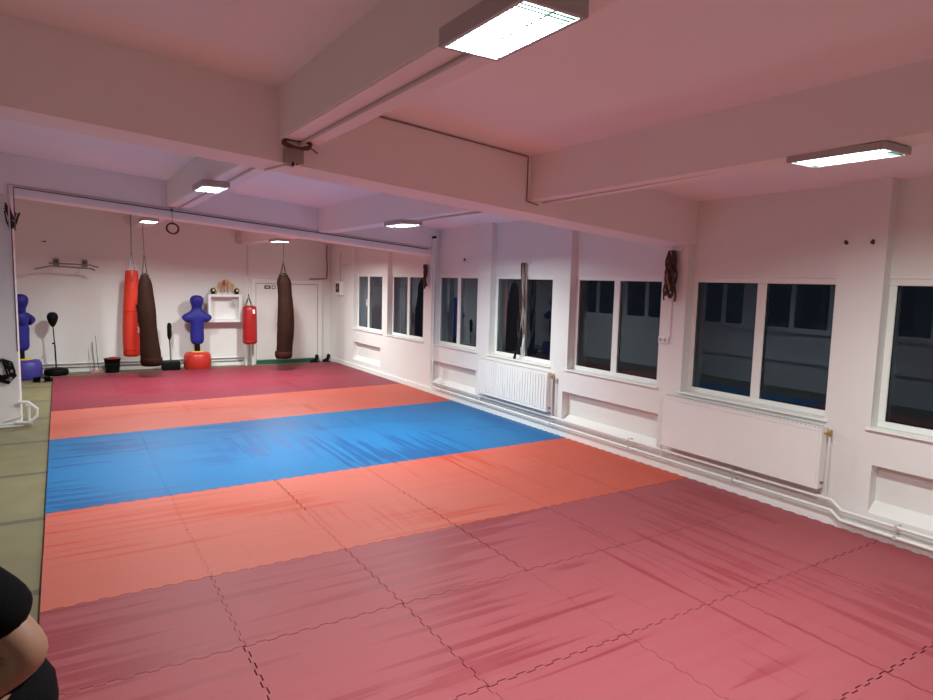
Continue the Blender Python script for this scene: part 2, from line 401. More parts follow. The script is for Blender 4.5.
e = empty('exit_sign', (4.455, YF-.03, 1.80), 'dark green emergency exit sign with a white arrow on the end door', 'sign')
po = obj('plate', MB().box(4.38, 4.53, YF-.040, YF-.0345, 1.80, 1.885, .002), M['signgreen'], e)
g = MB().box(4.41, 4.46, YF-.043, YF-.0402, 1.835, 1.852)
bm = g.bm; vs = [bm.verts.new(p) for p in ((4.46, YF-.0425, 1.815), (4.46, YF-.0425, 1.872), (4.495, YF-.0425, 1.8435))]; bm.faces.new(vs)
obj('arrow', g, M['white'], po)
e = empty('exit_sign', (4.605, YF-.03, 1.80), 'small square sign, dark rimmed with a white middle, right of the green sign', 'sign')
po = obj('plate', MB().box(4.56, 4.65, YF-.040, YF-.0345, 1.80, 1.885, .002), M['blackg'], e)
obj('panel', MB().box(4.575, 4.635, YF-.043, YF-.0402, 1.815, 1.87, .001), M['white'], po)

# ------------------------------------------------------------------ foam puzzle mats
BAND_L = [0., 1.94, 4.88, 6.84, 10.63]; BAND_R = [.03, 2.10, 5.15, 7.22, 11.06]
rows = []                       # (yl0, yr0, yl1, yr1, material, phrase, band)
def add_rows(i, n, mat, names):
    for k in range(n):
        f = lambda A, t: A[i]+(A[i+1]-A[i])*t
        rows.append((f(BAND_L,k/n), f(BAND_R,k/n), f(BAND_L,(k+1)/n), f(BAND_R,(k+1)/n), mat, names[k]))
NEARN = ['row nearest the camera', 'second row from the camera', 'third row from the camera', 'row touching near orange mats']
for k in range(4):
    y0, y1 = -4.+k, -3.+k
    rows.append((y0, y0+.03, y1, y1+.03, 'mat_near', ('faded crimson', NEARN[k])))
add_rows(0, 2, 'mat_orange', [('coral', 'near row of near band'), ('coral', 'row before the blue mats')])
add_rows(1, 3, 'mat_blue', [('blue', 'nearest blue row'), ('blue', 'middle blue row'), ('blue', 'farthest blue row')])
add_rows(2, 2, 'mat_orange', [('orange', 'row just behind the blue'), ('orange', 'row before far crimson band')])
add_rows(3, 4, 'mat_far', [('deep crimson', 'first row behind far orange'), ('deep crimson', 'second row behind far orange'), ('deep crimson', 'third row behind far orange'), ('deep crimson', 'last row by end wall')])
NC = 6; XM0, XM1 = 0., 6.015
COLN = ['at the left edge', 'second from the left edge', 'third from the left edge', 'third from the right wall', 'second from the right wall', 'against the right wall']
NT = 16
def teeth(p, q, phase, straight=False):
    """jigsaw outline between two corners, as points with their side offsets"""
    p, q = Vector(p), Vector(q); d = q-p; nrm = Vector((-d.y, d.x)).normalized(); out = []
    amp = .0085
    if straight: return [(p, 0, nrm), (q, 0, nrm)]
    for k in range(NT):
        s = 1 if (k+phase) % 2 else -1
        for u in (.10, .90):
            w = .04 if u < .5 else -.04
            out.append((p+d*((k+u+(w*-1))/NT), s*amp, nrm))
    return out
pt = {}
for j in range(len(rows)+1):
    for i in range(NC+1):
        t = i/NC
        yl, yr = (rows[j][0], rows[j][1]) if j < len(rows) else (rows[-1][2], rows[-1][3])
        jit = 0 if i in (0, NC) else R.uniform(-.006, .006)
        pt[i, j] = (XM0+(XM1-XM0)*t+jit, yl+(yr-yl)*t+jit*.5)
gapH, gapV = {}, {}
for j in range(len(rows)+1):
    for i in range(NC):
        lim = 1.0 if j <= 4 else .4
        gapH[i, j] = (R.choice([.0012, .0018, .0028, .0036]) if j != 4 else .0034)*lim
for j in range(len(rows)):
    for i in range(NC+1): gapV[i, j] = R.choice([.0012, .0018, .0028, .0038])*(1. if j < 6 else .3)
for j, (yl0, yr0, yl1, yr1, mat, (cn, rn)) in enumerate(rows):
    for i in range(NC):
        A, B, C, D = pt[i,j], pt[i+1,j], pt[i+1,j+1], pt[i,j+1]
        outl = []
        for (p, q, gp, sgn, rev) in ((A, B, gapH[i,j], 1, False), (B, C, gapV[i+1,j], 1, False), (D, C, gapH[i,j+1], -1, True), (A, D, gapV[i,j], -1, True)):
            ph = 0
            e_ = [(c + n*(off + sgn*gp)) for c, off, n in teeth(p, q, ph, i == 0 and p is A and q is D)]
            outl += e_[::-1] if rev else e_
        # corner cut: the straight ends meet the neighbours
        m = MB().poly([(v.x, v.y) for v in outl], FZ+.002, 0)
        o = obj('foam_mat_tile', m, M[mat], base=((A[0]+C[0])/2, (A[1]+C[1])/2, FZ+.002))
        tag(o, '%s foam mat, %s, %s' % (cn, rn, COLN[i]), 'mat', 'foam puzzle mats on the floor')

# ------------------------------------------------------------------ ceiling lights
def make_light(x, y, z, th, label):
    w, l = .28, .55
    r = empty('ceiling_light', (x, y, z), label, 'light', 'rectangular ceiling lights under the beams')
    b = MB(); t = .022
    b.box(x-w/2, x+w/2, y-l/2, y-l/2+t, z, z+th, .003); b.box(x-w/2, x+w/2, y+l/2-t, y+l/2, z, z+th, .003)
    b.box(x-w/2, x-w/2+t, y-l/2+t, y+l/2-t, z, z+th, .003); b.box(x+w/2-t, x+w/2, y-l/2+t, y+l/2-t, z, z+th, .003)
    b.box(x-w/2+.004, x+w/2-.004, y-l/2+.004, y+l/2-.004, z+th-.012, z+th)
    obj('housing', b, M['fixture'], r)
    zt = z+th-.016; wi, li = w/2-t, l/2-t; a_, b_ = .095, .215          # sloped reflector sides from the mouth up to the lamp
    q = MB(); bm = q.bm
    lo_ = [bm.verts.new(p) for p in ((x-wi,y-li,z+.003),(x+wi,y-li,z+.003),(x+wi,y+li,z+.003),(x-wi,y+li,z+.003))]
    hi_ = [bm.verts.new(p) for p in ((x-a_,y-b_,zt),(x+a_,y-b_,zt),(x+a_,y+b_,zt),(x-a_,y+b_,zt))]
    for k in range(4): bm.faces.new((lo_[k], lo_[(k+1) % 4], hi_[(k+1) % 4], hi_[k]))
    rf = obj('reflector', q, M['reflector'], r)
    bm = bmesh.new(); bm.faces.new([bm.verts.new(p) for p in ((x-a_,y-b_,zt+.002),(x-a_,y+b_,zt+.002),(x+a_,y+b_,zt+.002),(x+a_,y-b_,zt+.002))])
    obj('diffuser', bm, M['glow'], r, recalc=False)
    g = MB(); n = 20
    for k in range(1, n):
        yy = y-li+2*li*k/n; g.box(x-wi, x+wi, yy-.0007, yy+.0007, z+.003, z+.008)
    g.box(x-.001, x+.001, y-li, y+li, z+.003, z+.008)
    obj('louvre', g, M['reflector'], rf)
    return r
LAMP = dict(power=80., spread=math.radians(180))
LIGHTS = [(1.60,-2.575,3.005,.073,95,'large bright light at the top of the photo, on the near left beam'),
          (3.99,-2.53,2.845,0.04,72,'light at the upper right of the photo, near the rightmost window'),
          (1.59,2.92,3.015,.063,118,'light under the middle left beam, above the hanging cable loop'),
          (3.965,3.07,2.795,.053,118,'light under the middle right beam, left of the wall pipes'),
          (1.57,8.45,3.015,.063,152,'small far light nearest the left, above the tall red bag'),
          (3.95,8.6,2.795,.053,152,'small far light above the brown bag at the end door')]
for (x, y, z, th, pw, lab) in LIGHTS:
    root = make_light(x, y, z, th, lab)
    ld = bpy.data.lights.new('lamp', 'AREA'); ld.shape = 'RECTANGLE'; ld.size = .18; ld.size_y = .42
    ld.energy = pw; ld.spread = LAMP['spread']; ld.color = (.93, 1., .985)
    lo = bpy.data.objects.new('lamp', ld); COL.objects.link(lo); lo.parent = root; lo.location = (0, 0, th-.020)

# ------------------------------------------------------------------ cables and conduits on beams
def conduit(label, pts, r=.011, mat='conduit', name='cable_conduit', cat='conduit', clips=0):
    return tag(obj(name, MB().tube(pts, r, 8), M[mat], smooth=True), label, cat)
conduit('conduit under the near left beam, running to the largest light', [(1.70,.20,3.067),(1.70,-2.29,3.067)], .012)
conduit('conduit under the near right beam, running to the right light', [(3.985,.20,2.838),(3.985,-2.23,2.900)], .012)
conduit('conduit under the middle left beam', [(1.70,.69,3.068),(1.70,2.57,3.068)], .011)
conduit('short conduit under the middle left beam beyond its light', [(1.70,3.2,3.068),(1.70,5.96,3.068)], .011)
conduit('conduit under the middle right beam', [(4.0,.69,2.838),(4.0,2.74,2.838)], .011)
y = YA0-.008
conduit('thin cable along the top of the near cross beam, dropping by the right beam', [(1.9,y,ceil_z(1.9)-.012),(3.80,y,ceil_z(3.80)-.014),(3.80,y,2.84),(3.93,y,2.815)], .0055, 'rust')
y = YC0-.014
for k, (dz, mt) in enumerate(((.13,'conduit'),(.10,'conduitdark'))):
    x0 = -.36+.045*k if k == 0 else -.30
    conduit(['upper pale','lower dark'][k]+' cable of the pair along the far cross beam', [(x0,y,2.62),(x0,y,beam_z(x0)+dz)]+[(x,y,beam_z(x)+dz) for x in (1,2,3,4,5,5.97-.06*k)], .011 if k == 0 else .008, mt)
# vertical twin pipes with dark open ends, at the right end of the far cross beam
for k, yy in enumerate((5.98, 5.90)):
    r = empty('wall_pipe', (5.988, yy-.05, .15), ['left','right'][k]+' of the twin white pipes climbing the wall beside the far cross beam', 'pipe')
    obj('pipe', MB().tube([(5.988,yy-.05,.24 if k == 0 else .145),(5.988,yy-.05,2.86)], .017, 10), M['pipe'], r, True)
    obj('end_cap', MB().ball((5.992,yy-.052,2.885), .026, 10), M['black'], r, True)

# junction box and coil on the near cross beam
r = empty('junction_box', (1.645,YA0,2.925), 'grey junction box on the near cross beam below the cable coil', 'box')
obj('box', MB().box(1.585,1.725,YA0-.05,YA0-.001,2.92,3.03,.005), M['box'], r)
obj('gland', MB().tube([(1.645,YA0-.04,2.935),(1.645,YA0-.04,2.905)], .012).tube([(1.675,YA0-.04,2.935),(1.675,YA0-.04,2.915)], .010), M['blackg'], r, True)
def ring(c, ra, rb, tilt, wraps, thick, ph=0.):
    pts = []
    n = 28*wraps
    for k in range(n):
        a = 2*PI*k/28; w = .006*math.sin(k*.7+ph); rr = ra+.005*math.sin(k*.31+ph)
        v = Vector((rr*math.cos(a), rb*math.sin(a), w+.004*(k//28)))
        pts.append(Matrix.Rotation(tilt, 3, 'X') @ v + Vector(c))
    return MB().tube(pts, thick, 6)
cl = ring((1.655,YA0-.10,3.05), .098, .042, .95, 4, .010); cl.tube([(1.73,YA0-.06,3.05),(1.80,YA0-.012,3.045),(1.84,YA0-.012,3.02)], .005)
tag(obj('cable_coil', cl, M['coil'], smooth=True), 'coil of dark red cable resting on the junction box', 'cable')
conduit('short cable tail crossing the underside of the near cross beam', [(1.645,YA0-.04,2.90),(1.62,YA0+.02,beam_z(1.62)-.006),(1.56,YA1-.04,beam_z(1.56)-.006)], .008)
# hanging loop on the far cross beam
cl = ring((1.615,YC0-.04,2.765), .080, .080, PI/2-.3, 5, .010); cl.tube([(1.615,YC0-.04,2.845),(1.612,YC0-.03,3.03)], .004); cl.ball((1.612,YC0-.022,3.035), .020, 8)
tag(obj('cable_loop', cl, M['coil'], smooth=True), 'loop of dark cable hanging from the far cross beam', 'cable')
# cables on the pillar
cb = MB()
for k in range(7):
    a = R.uniform(-.3,.3); x = -.345+R.uniform(-.03,.05); z = 2.72+R.uniform(-.05,.08)
    cb.tube([(x-.07+a*.1,6.045,z+.15+a*.2),(x-.03,6.03,z+.05),(x,6.03,z-.03),(x+.03,6.03,z-.02),(x+.05+a*.1,6.04,z+.06+.1*abs(a))], .008)
cb.ball((-.34,6.05,2.70), .05, 10, (1,.5,1.1)); cb.tube([(-.40,6.05,2.98),(-.36,6.04,2.86),(-.34,6.05,2.76)], .010)
tag(obj('cable_tangle', cb, M['darkstrap'], smooth=True), 'tangle of dark cables fixed near the top of the left pillar', 'cable')
conduit('thin dark cable running down the edge of the left pillar', [(-.345,6.068,2.66),(-.342,6.068,1.0)], .006, 'darkmark')

# ------------------------------------------------------------------ radiators
def radiator(label, y0, y1, z0, z1, ribs, depth=.10):
    x1 = XR-.025; x0 = x1-depth
    r = empty('radiator', ((x0+x1)/2, (y0+y1)/2, z0), label, 'radiator')
    b = MB(); n = ribs; L = y1-y0
    b.box(x0+.008, x1, y0, y1, z0, z1-.012, .006)
    obj('body', b, M['rad'], r)
    f = MB()
    f.box(x0, x0+.010, y0, y1, z0, z0+.03, .003); f.box(x0, x0+.010, y0, y1, z1-.045, z1-.012, .003)
    if n:
        for k in range(n):
            ya = y0+L*(k+.12)/n; yb = y0+L*(k+.88)/n; f.box(x0-.004, x0+.009, ya, yb, z0+.035, z1-.05, .005)
    else: f.box(x0-.001, x0+.009, y0+.02, y1-.02, z0+.025, z1-.05, .003)
    obj('front_panel', f, M['rad'], r)
    g = MB(); m = int(L/.042)
    tc = obj('top_cover', MB().box(x0-.002, x1, y0-.004, y1+.004, z1-.012, z1, .003), M['rad'], r)
    for k in range(m):
        yy = y0+L*(k+.5)/m; g.box(x0+.02, x1-.02, yy-.012, yy+.012, z1-.0005, z1+.001)
        g.box(x0-.0032, x0-.0015, yy-.008, yy+.008, z1-.009, z1-.003)
    obj('grille', g, M['radgrill'], tc)
    v = MB().tube([(x0+.05,y0-.002,z1-.06),(x0+.05,y0-.05,z1-.06)], .011).lathe([(.019,0),(.021,.01),(.021,.05),(.015,.058)], (x0+.05,y0-.05,z1-.075), 12)
    vo = obj('valve', v, M['brass'], r, True)
    for ya_, yb_ in ((y0-.001,y0-.022),(y1+.001,y1+.03)): obj('drain_cap', MB().tube([(x0+.05,ya_,z0+.06),(x0+.05,yb_,z0+.06)], .012), M['steel'], r, True)
    s = MB().tube([(x0+.05,y0-.05,z1-.078),(x0+.055,y0-.05,z0-.04),(x0+.07,y0-.05,.235)], .0105)
    obj('feed_pipe', s, M['pipe'], vo, True); s = MB()
    s.tube([(x0+.05,y1+.03,z0+.06),(x0+.05,y1+.035,z0-.03),(x0+.065,y1+.035,.15)], .0105)
    obj('feed_pipe', s, M['pipe'], r, True)
    return r
radiator('large flat white radiator under the big near window', -1.455, .36, .31, .885, 0)
radiator('ribbed white radiator under the far window with hanging ropes', 2.425, 4.20, .30, .86, 28)
# heating pipes low on the right wall
def hpipe(label, z, jog):
    x = XR-.062; r = empty('heating_pipe', (x, 2.5, z), label, 'pipe')
    pts = [(x,YN+.05,z-jog),(x,-1.65,z-jog),(x,-1.56,z+.0),(x,5.86 if z < .2 else 5.93,z)]
    po = obj('pipe', MB().tube(pts, .0165, 10), M['pipe'], r, True)
    for yy in (-2.1,-.55,.9,2.4,4.3,5.5):
        obj('clip', MB().box(x-.018, XR-.002, yy-.012, yy+.012, z-.02-(jog if yy < -1.7 else 0), z+.02-(jog if yy < -1.7 else 0), .003), M['conduit'], po)
hpipe('upper of the two heating pipes along the right wall', .235, .07)
hpipe('lower of the two heating pipes along the right wall', .140, .065)
for k, z in enumerate((.165, .085)):
    x = YF-.034
    tag(obj('heating_pipe', MB().tube([(-.9,x,z),(2.0,x,z),(3.88,x,z)], .014, 8), M['steel' if k else 'pipe'], smooth=True), ['upper','lower'][k]+' heating pipe along the end wall behind the bags', 'pipe')
for k, x in enumerate((3.92, 4.075)):
    tag(obj('wall_pipe', MB().tube([(x,YF-.13,.55),(x,YF-.13,FZ)], .028, 10), M['pipe'], smooth=True), ['left','right'][k]+' of two short white pipes standing under the small red bag', 'pipe')

# ------------------------------------------------------------------ ropes on the right wall
def hook(r, x, y, z, w=.12):
    obj('bracket', MB().box(x-.03, x, y-w, y+w, z-.012, z+.012, .004).tube([(x-.01,y,z),(x-.075,y,z-.005),(x-.085,y,z+.02)], .007), M['white'], r)
def bundle(label, x, y, z0, z1, n, wid, mats, xw, straight=False, seed=0, cat='rope'):
    q = random.Random(seed)
    r = empty('rope_bundle', (x, y, z0), label, cat)
    hook(r, xw, y, z1+.01, .10)
    for k in range(n):
        ya = q.uniform(-wid,wid); xa = x+q.uniform(-.018,.012); zb = z0+q.uniform(0,.30 if not straight else .2)*(z1-z0); pts = []; ph = q.uniform(0,6); tw = q.uniform(.6,1.5)
        for i in range(17):
            t = i/16; bul = (.35+.65*min(1, t*3)) if not straight else (.45+.55*min(1,t*2))
            wv = .006 if straight else .020
            pts.append((xa+.014*math.cos(ph+t*9*tw), y+ya*bul+wv*math.sin(ph+t*9*tw), z1-(z1-zb)*t))
        obj('rope', MB().tube(pts, .0085 if straight else q.choice([.010,.013,.016]), 6), M[q.choice(mats)], r, True)
    return r
bundle('thick bundle of dark and tan ropes hanging on the pier right of the third window', 5.985, .40, 1.93, 2.50, 15, .060, ['darkrope','darkrope','tan','coil'], XR, seed=3)
bundle('small dark rope bundle hanging on the pier beside the far cross beam', 5.985, 6.20, 1.93, 2.40, 9, .045, ['darkrope','darkrope','coil'], XR, seed=5)
r = bundle('long grey and dark ropes hanging before the window above the ribbed radiator', 6.09, 3.29, 1.15, 2.40, 11, .055, ['greyrope','greyrope','greyrope','darkrope'], XR+.099, straight=True, seed=9)
for k in range(6):
    q = R.uniform(-.055,.055); z = 1.08+.075*k
    obj('handle', MB().tube([(6.075,3.30+q,z+.20),(6.07,3.31+q*1.1,z+.05),(6.065,3.32+q*1.1,z-.02)], [.012,.017,.019], 8), M['blackg'], r, True)
obj('handle', MB().tube([(6.07,3.34,1.20),(6.055,3.375,1.02),(6.045,3.385,.945)], [.012,.018,.024], 8), M['black'], r, True)
# wall socket
r = empty('wall_socket', (6.03,.50,1.44), 'white double socket on the pier below the thick rope bundle', 'socket')
obj('plate', MB().box(6.022,XR-.001,.43,.565,1.455,1.53,.005), M['white'], r)
obj('socket_face', MB().tube([(6.0235,.53,1.4925),(6.0195,.53,1.4925)], .022, 14).tube([(6.0235,.467,1.4925),(6.0195,.467,1.4925)], .022, 14), M['radgrill'], r)
conduit('white conduit dropping from the thick rope bundle to the socket', [(6.04,.42,2.45),(6.04,.42,1.53)], .010, 'white')
for k, (yy, zz, xx) in enumerate(((-1.47,2.52,XR),(-1.69,2.515,XR),(5.05,2.47,XR+.10))):
    tag(obj('wall_hook', MB().tube([(xx-.001,yy,zz),(xx-.03,yy,zz),(xx-.035,yy-.01*(k+1),zz+.02)], .011, 8).ball((xx-.004,yy,zz),.016,8,(.4,1,1)), M['darkmark'], smooth=True),
        ['left of the two dark hooks on the pier beside the rightmost window','right of the two dark hooks on the pier beside the rightmost window','small dark hook above the window that reflects the blue dummy'][k], 'hook')
# meter box on the last pier
r = empty('meter_box', (6.0,10.68,1.69), 'white wall box with a dark window on the last pier', 'box')
cs = obj('case', MB().box(XR-.09,XR-.001,10.48,10.88,1.69,2.035,.008), M['white'], r)
obj('window', MB().box(XR-.094,XR-.0895,10.56,10.80,1.76,1.975,.003), M['darkstrap'], cs)
obj('label_plate', MB().box(XR-.0965,XR-.0935,10.62,10.73,1.84,1.89,.002), M['tan'], r)
conduit('thin cable rising from the meter box', [(6.04,10.68,2.035),(6.04,10.68,2.75)], .008, 'conduit')
conduit('rusty pipe in the far right corner above the end door', [(5.96,YF-.02,2.10),(5.97,YF-.02,2.40),(5.955,YF-.02,2.62),(5.96,YF-.02,2.93)], .014, 'rust', 'rusty_pipe', 'pipe')
conduit('rusty stub pipe lying along the top right corner of the end door', [(5.50,YF-.025,2.065),(5.72,YF-.025,2.07),(5.95,YF-.02,2.08)], .013, 'rust', 'rusty_pipe', 'pipe')
conduit('thin cable in a square loop high on the end wall', [(3.74,YF-.012,3.10),(3.74,YF-.012,2.87),(4.22,YF-.012,2.88)], .009)
conduit('thin cable dropping down the end wall left of the door', [(3.99,YF-.012,3.05),(3.99,YF-.012,2.10)], .008)
tag(obj('cable_clip', MB().box(XR-.02,XR-.001,10.2,10.55,2.42,2.445,.003), M['conduit']), 'short horizontal metal strip high on the last pier', 'strip')
tag(obj('light_switch', MB().box(XR-.014,XR-.001,10.50,10.58,1.50,1.575,.004).box(XR-.014,XR-.001,10.64,10.72,1.50,1.575,.004), M['white']), 'white double switch plates below the meter box', 'switch')
# anchor marks left in the beams
for k, (x, z) in enumerate(((.50,3.27),(.47,3.25),(2.95,3.05),(3.0,3.07),(2.97,3.01))):
    pass

# ------------------------------------------------------------------ punch bags
def chain(p, q, pitch=.042, r=.005):
    p, q = Vector(p), Vector(q); L = (q-p).length; n = max(2, int(L/pitch)); m = MB()
    d = (q-p).normalized(); a = d.orthogonal().normalized(); b = d.cross(a)
    for k in range(n):
        c = p+(q-p)*((k+.5)/n); s = a if k % 2 else b; h = L/n*.68; pts = []
        for i in range(10):
            t = 2*PI*i/10; pts.append(c+d*h*math.cos(t)+s*.013*math.sin(t))
        m.tube(pts, r, 4, closed=True)
    return m
def hanger(r, c, ztop, zring, rad, mat, n=4):
    m = MB()
    for k in range(n):
        a = 2*PI*(k+.5)/n; m.tube([(c[0]+rad*math.cos(a), c[1]+rad*math.sin(a), ztop-.01), (c[0]+.01*math.cos(a), c[1]+.01*math.sin(a), zring)], .008, 5)
    m.tube([(c[0]+.018*math.cos(2*PI*i/12), c[1], zring+.012+.018*math.sin(2*PI*i/12)) for i in range(12)], .004, 5, closed=True)
    obj('strap', m, M[mat], r, True)
# tall bright red bag
bx, by = 1.44, 10.75
r = empty('punch_bag', (bx, by, .33), 'tall bright red punch bag hanging on a steel chain at the left', 'punch bag')
sp = lambda z: (-.012+.022*z, 0)
prof = [(.02,0),(.13,.004),(.160,.03),(.168,.07)]+[(.168+.012*math.sin(PI*k/10), .07+k*.095) for k in range(1,11)]+[(.168-.045*(k/6)**1.3, 1.02+k*.125) for k in range(1,7)]+[(.118,1.80),(.09,1.812),(.02,1.815)]
bo = obj('body', MB().lathe(prof, (bx,by,.345), 28, sp), M['redbag'], r, True, 50)
se = MB()
for zz in (.14, .95, 1.70): se.lathe([(.170 if zz < 1 else .135,0),(.172+.008 if zz < 1 else .137,.004),(.170 if zz < 1 else .135,.010)], (bx+sp(zz)[0],by,.345+zz), 28)
obj('seam', se, M['redbag2'], r, True)
# logo stroke marks on the front
def on(u, v):
    a = -PI/2+u*1.05; rr = .186; return (bx+sp(v)[0]+rr*math.cos(a), by+rr*math.sin(a), .345+v)
for pts_, w_, mm_ in (([(.40,1.10),(.62,.92),(.60,.72)], .013, 'blackg'), ([(.80,1.10),(.64,.93)], .011, 'blackg'), ([(.52,.63),(.70,.58),(.54,.54),(.72,.50)], .012, 'white')):
    obj('logo_stroke', MB().tube([on(*q_) for q_ in pts_], w_, 6), M[mm_], bo, True)
tagp = MB().box(bx-.03,bx+.03,by-.150,by-.142,1.93,2.03,.002); obj('badge', tagp, M['redbag2'], bo)
hanger(r, (bx+.03,by), 2.155, 2.50, .105, 'steel')
obj('chain', chain((bx+.03,by,2.51),(bx+.03,by,ceil_z(bx)-.03)), M['steel'], r)
# tall brown bags
def brown(label, cx, cy, z0, h, r0, r1, spine, rope_top, rope_to, seed, base_mat):
    r = empty('punch_bag', (cx, cy, z0), label, 'punch bag')
    q = random.Random(seed); prof = []; n = 26
    for k in range(n+1):
        t = k/n; rr = r0+(r1-r0)*t+.010*math.sin(t*9+seed)+q.uniform(-.003,.003)
        if t < .04: rr *= .80+5*t
        if t > .88: rr *= max(.30, 1-((t-.88)/.12)**1.9*.62)
        prof.append((rr, t*h))
    prof = [(.03,0)]+prof+[(.02, h+.006)]
    m = MB().lathe(prof, (cx,cy,z0), 26, spine)
    for v in m.bm.verts:
        t = (v.co.z-z0)/h; a = math.atan2(v.co.y-cy, v.co.x-cx); f = 1+.025*math.sin(a*5+t*3+seed)*(.3+t)
        o = spine(v.co.z-z0); v.co.x = cx+o[0]+(v.co.x-cx-o[0])*f; v.co.y = cy+o[1]+(v.co.y-cy-o[1])*f
    obj('body', m, M['brown'], r, True, 60)
    o = spine(0)
    obj('bottom_patch', MB().lathe([(.03,-.002),(r0*.86,-.001),(r0*1.005,.05),(r0*1.008,.15),(r0*.99,.155)], (cx+o[0],cy+o[1],z0), 26), M[base_mat], r, True, 60)
    o = spine(h); tx, ty = cx+o[0], cy+o[1]
    cp = MB().tube([(tx+r1*.62*math.cos(2*PI*k/16), ty+r1*.62*math.sin(2*PI*k/16), z0+h-.035+.006*math.sin(k*2.1)) for k in range(16)], .010, 6, closed=True); obj('tie', cp, M['darkstrap'], r, True)
    hanger(r, (tx,ty), z0+h-.02, z0+h+rope_top, r1*.5, 'darkstrap', 4)
    obj('rope', MB().tube([(tx,ty,z0+h+rope_top+.02),(rope_to[0],rope_to[1],rope_to[2])], .008, 6), M['steel'], r, True)
brown('leaning dark brown punch bag beside the tall red bag', 1.70, 9.9, .24, 1.86, .205, .120, lambda z: (.012-.045*z-.014*math.sin(z*1.6), .0), .34, (1.61,9.9,3.07), 2, 'brown')
brown('tall dark brown punch bag hanging before the end door', 4.42, 9.9, .28, 1.90, .190, .155, lambda z: (-.016+.055*math.sin(PI*z/1.9), 0.), .22, (4.42,9.9,ceil_z(4.42)-.005), 4, 'brownred')
# small red bag
bx, by = 3.93, 11.0
r = empty('punch_bag', (bx, by, .50), 'short deep red punch bag left of the end door', 'punch bag')
prof = [(.02,0),(.12,.003),(.155,.03),(.165,.07),(.164,.40),(.160,.80),(.148,.87),(.11,.90),(.02,.905)]
obj('body', MB().lathe(prof, (bx,by,.51), 26), M['redbag2'], r, True, 50)
obj('seam', MB().lathe([(.166,0),(.169,.004),(.166,.01)], (bx,by,.58), 26).lathe([(.161,0),(.164,.004),(.161,.01)], (bx,by,1.30), 26), M['redbase'], r, True)
hanger(r, (bx-.02,by), 1.415, 1.60, .10, 'blackg', 4)
obj('badge', MB().box(bx+.03,bx+.085,by-.162,by-.145,1.23,1.33,.003), M['white'], r)
obj('hook', MB().tube([(bx-.02,by,1.62),(bx-.02,by,1.68)], .012, 8), M['black'], r, True)
obj('rope', MB().tube([(bx-.02,by,1.67),(bx-.02,by,2.849)], .004, 5), M['conduit'], r, True)

# ------------------------------------------------------------------ skinned bodies
def skin_obj(name, verts, edges, radii, mat, parent=None, sub=2, root=0, loc=(0,0,0)):
    o0 = wloc(parent) if parent else Vector(loc)
    me = bpy.data.meshes.new(name); me.from_pydata([tuple(Vector(v)-o0) for v in verts], edges, [])
    o = bpy.data.objects.new(name, me); COL.objects.link(o)
    if parent: o.parent = parent
    else: o.location = o0
    sk = o.modifiers.new('skin', 'SKIN'); sk.use_smooth_shade = True
    for i, rr in enumerate(radii):
        v = me.skin_vertices[0].data[i]; v.radius = rr if isinstance(rr, tuple) else (rr, rr); v.use_root = (i == root)
    ss = o.modifiers.new('sub', 'SUBSURF'); ss.levels = sub; ss.render_levels = sub
    # bake the modifiers into a plain mesh
    dg = bpy.context.evaluated_depsgraph_get(); ev = o.evaluated_get(dg); m2 = bpy.data.meshes.new_from_object(ev)
    o.modifiers.clear(); o.data = m2; m2.materials.clear(); m2.materials.append(mat)
    for p in m2.polygons: p.use_smooth = True
    return o

def dummy(cx, cy, basemat, label, rz=0., bo=0.):
    r = empty('torso_dummy', (cx, cy, FZ), label, 'training dummy')
    c, s = math.cos(rz), math.sin(rz); T = lambda x, y, z: (cx+x*c-y*s, cy+x*s+y*c, z)
    obj('base', MB().lathe([(.20,0),(.275,.01),(.292,.05),(.296,.20),(.285,.31),(.255,.365),(.17,.385)], (cx+bo,cy,FZ), 32), M[basemat], r, True, 50)
    obj('base_ring', MB().lathe([(.15,.380),(.155,.395),(.13,.405),(.06,.405)], (cx+bo,cy,FZ), 24), M['yellow'], r, True)
    obj('post', MB().lathe([(.06,.40),(.055,.62)], (cx,cy,FZ), 16), M['black'], r, True)
    V = [T(0,0,.50),T(0,0,.70),T(0,0,.88),T(0,0,1.04),T(0,0,1.16),T(0,0,1.27),T(0,-.005,1.37),T(0,-.02,1.46),T(0,-.02,1.56),T(0,-.02,1.65),
         T(-.13,0,1.16),T(-.23,0,1.12),T(-.275,0,1.06),T(.13,0,1.16),T(.23,0,1.12),T(.275,0,1.06)]
    E = [(0,1),(1,2),(2,3),(3,4),(4,5),(5,6),(6,7),(7,8),(8,9),(4,10),(10,11),(11,12),(4,13),(13,14),(14,15)]
    Rr = [(.162,.12),(.162,.12),(.162,.125),(.180,.135),(.170,.125),(.125,.105),(.108,.10),(.155,.155),(.168,.165),(.10,.105),(.150,.13),(.138,.12),(.100,.095),(.150,.13),(.138,.12),(.100,.095)]
    body = skin_obj('torso', V, E, Rr, M['blue'], r)
    # face and muscle relief
    f = MB().ball(T(0,-.175,1.525), .018, 10, (.8,1,1.4)); 
    obj('nose', f, M['blue'], r, True)
    f = MB().tube([T(-.035,-.140,1.455),T(0,-.148,1.452),T(.035,-.140,1.455)], .006, 6)
    obj('mouth', f, M['bluebase'], r, True)
    for e_ in (-.045, .045): obj('eye', MB().ball(T(e_,-.140,1.545),.012,8,(1.4,.5,.7)), M['bluebase'], r, True)
    return r
dummy(2.79, 11.115, 'redbase', 'blue torso dummy on a red base, standing right of the leaning brown bag')
dummy(-.51, 10.75, 'bluebase', 'blue torso dummy on a blue base, half hidden by the left pillar', .85, .05)

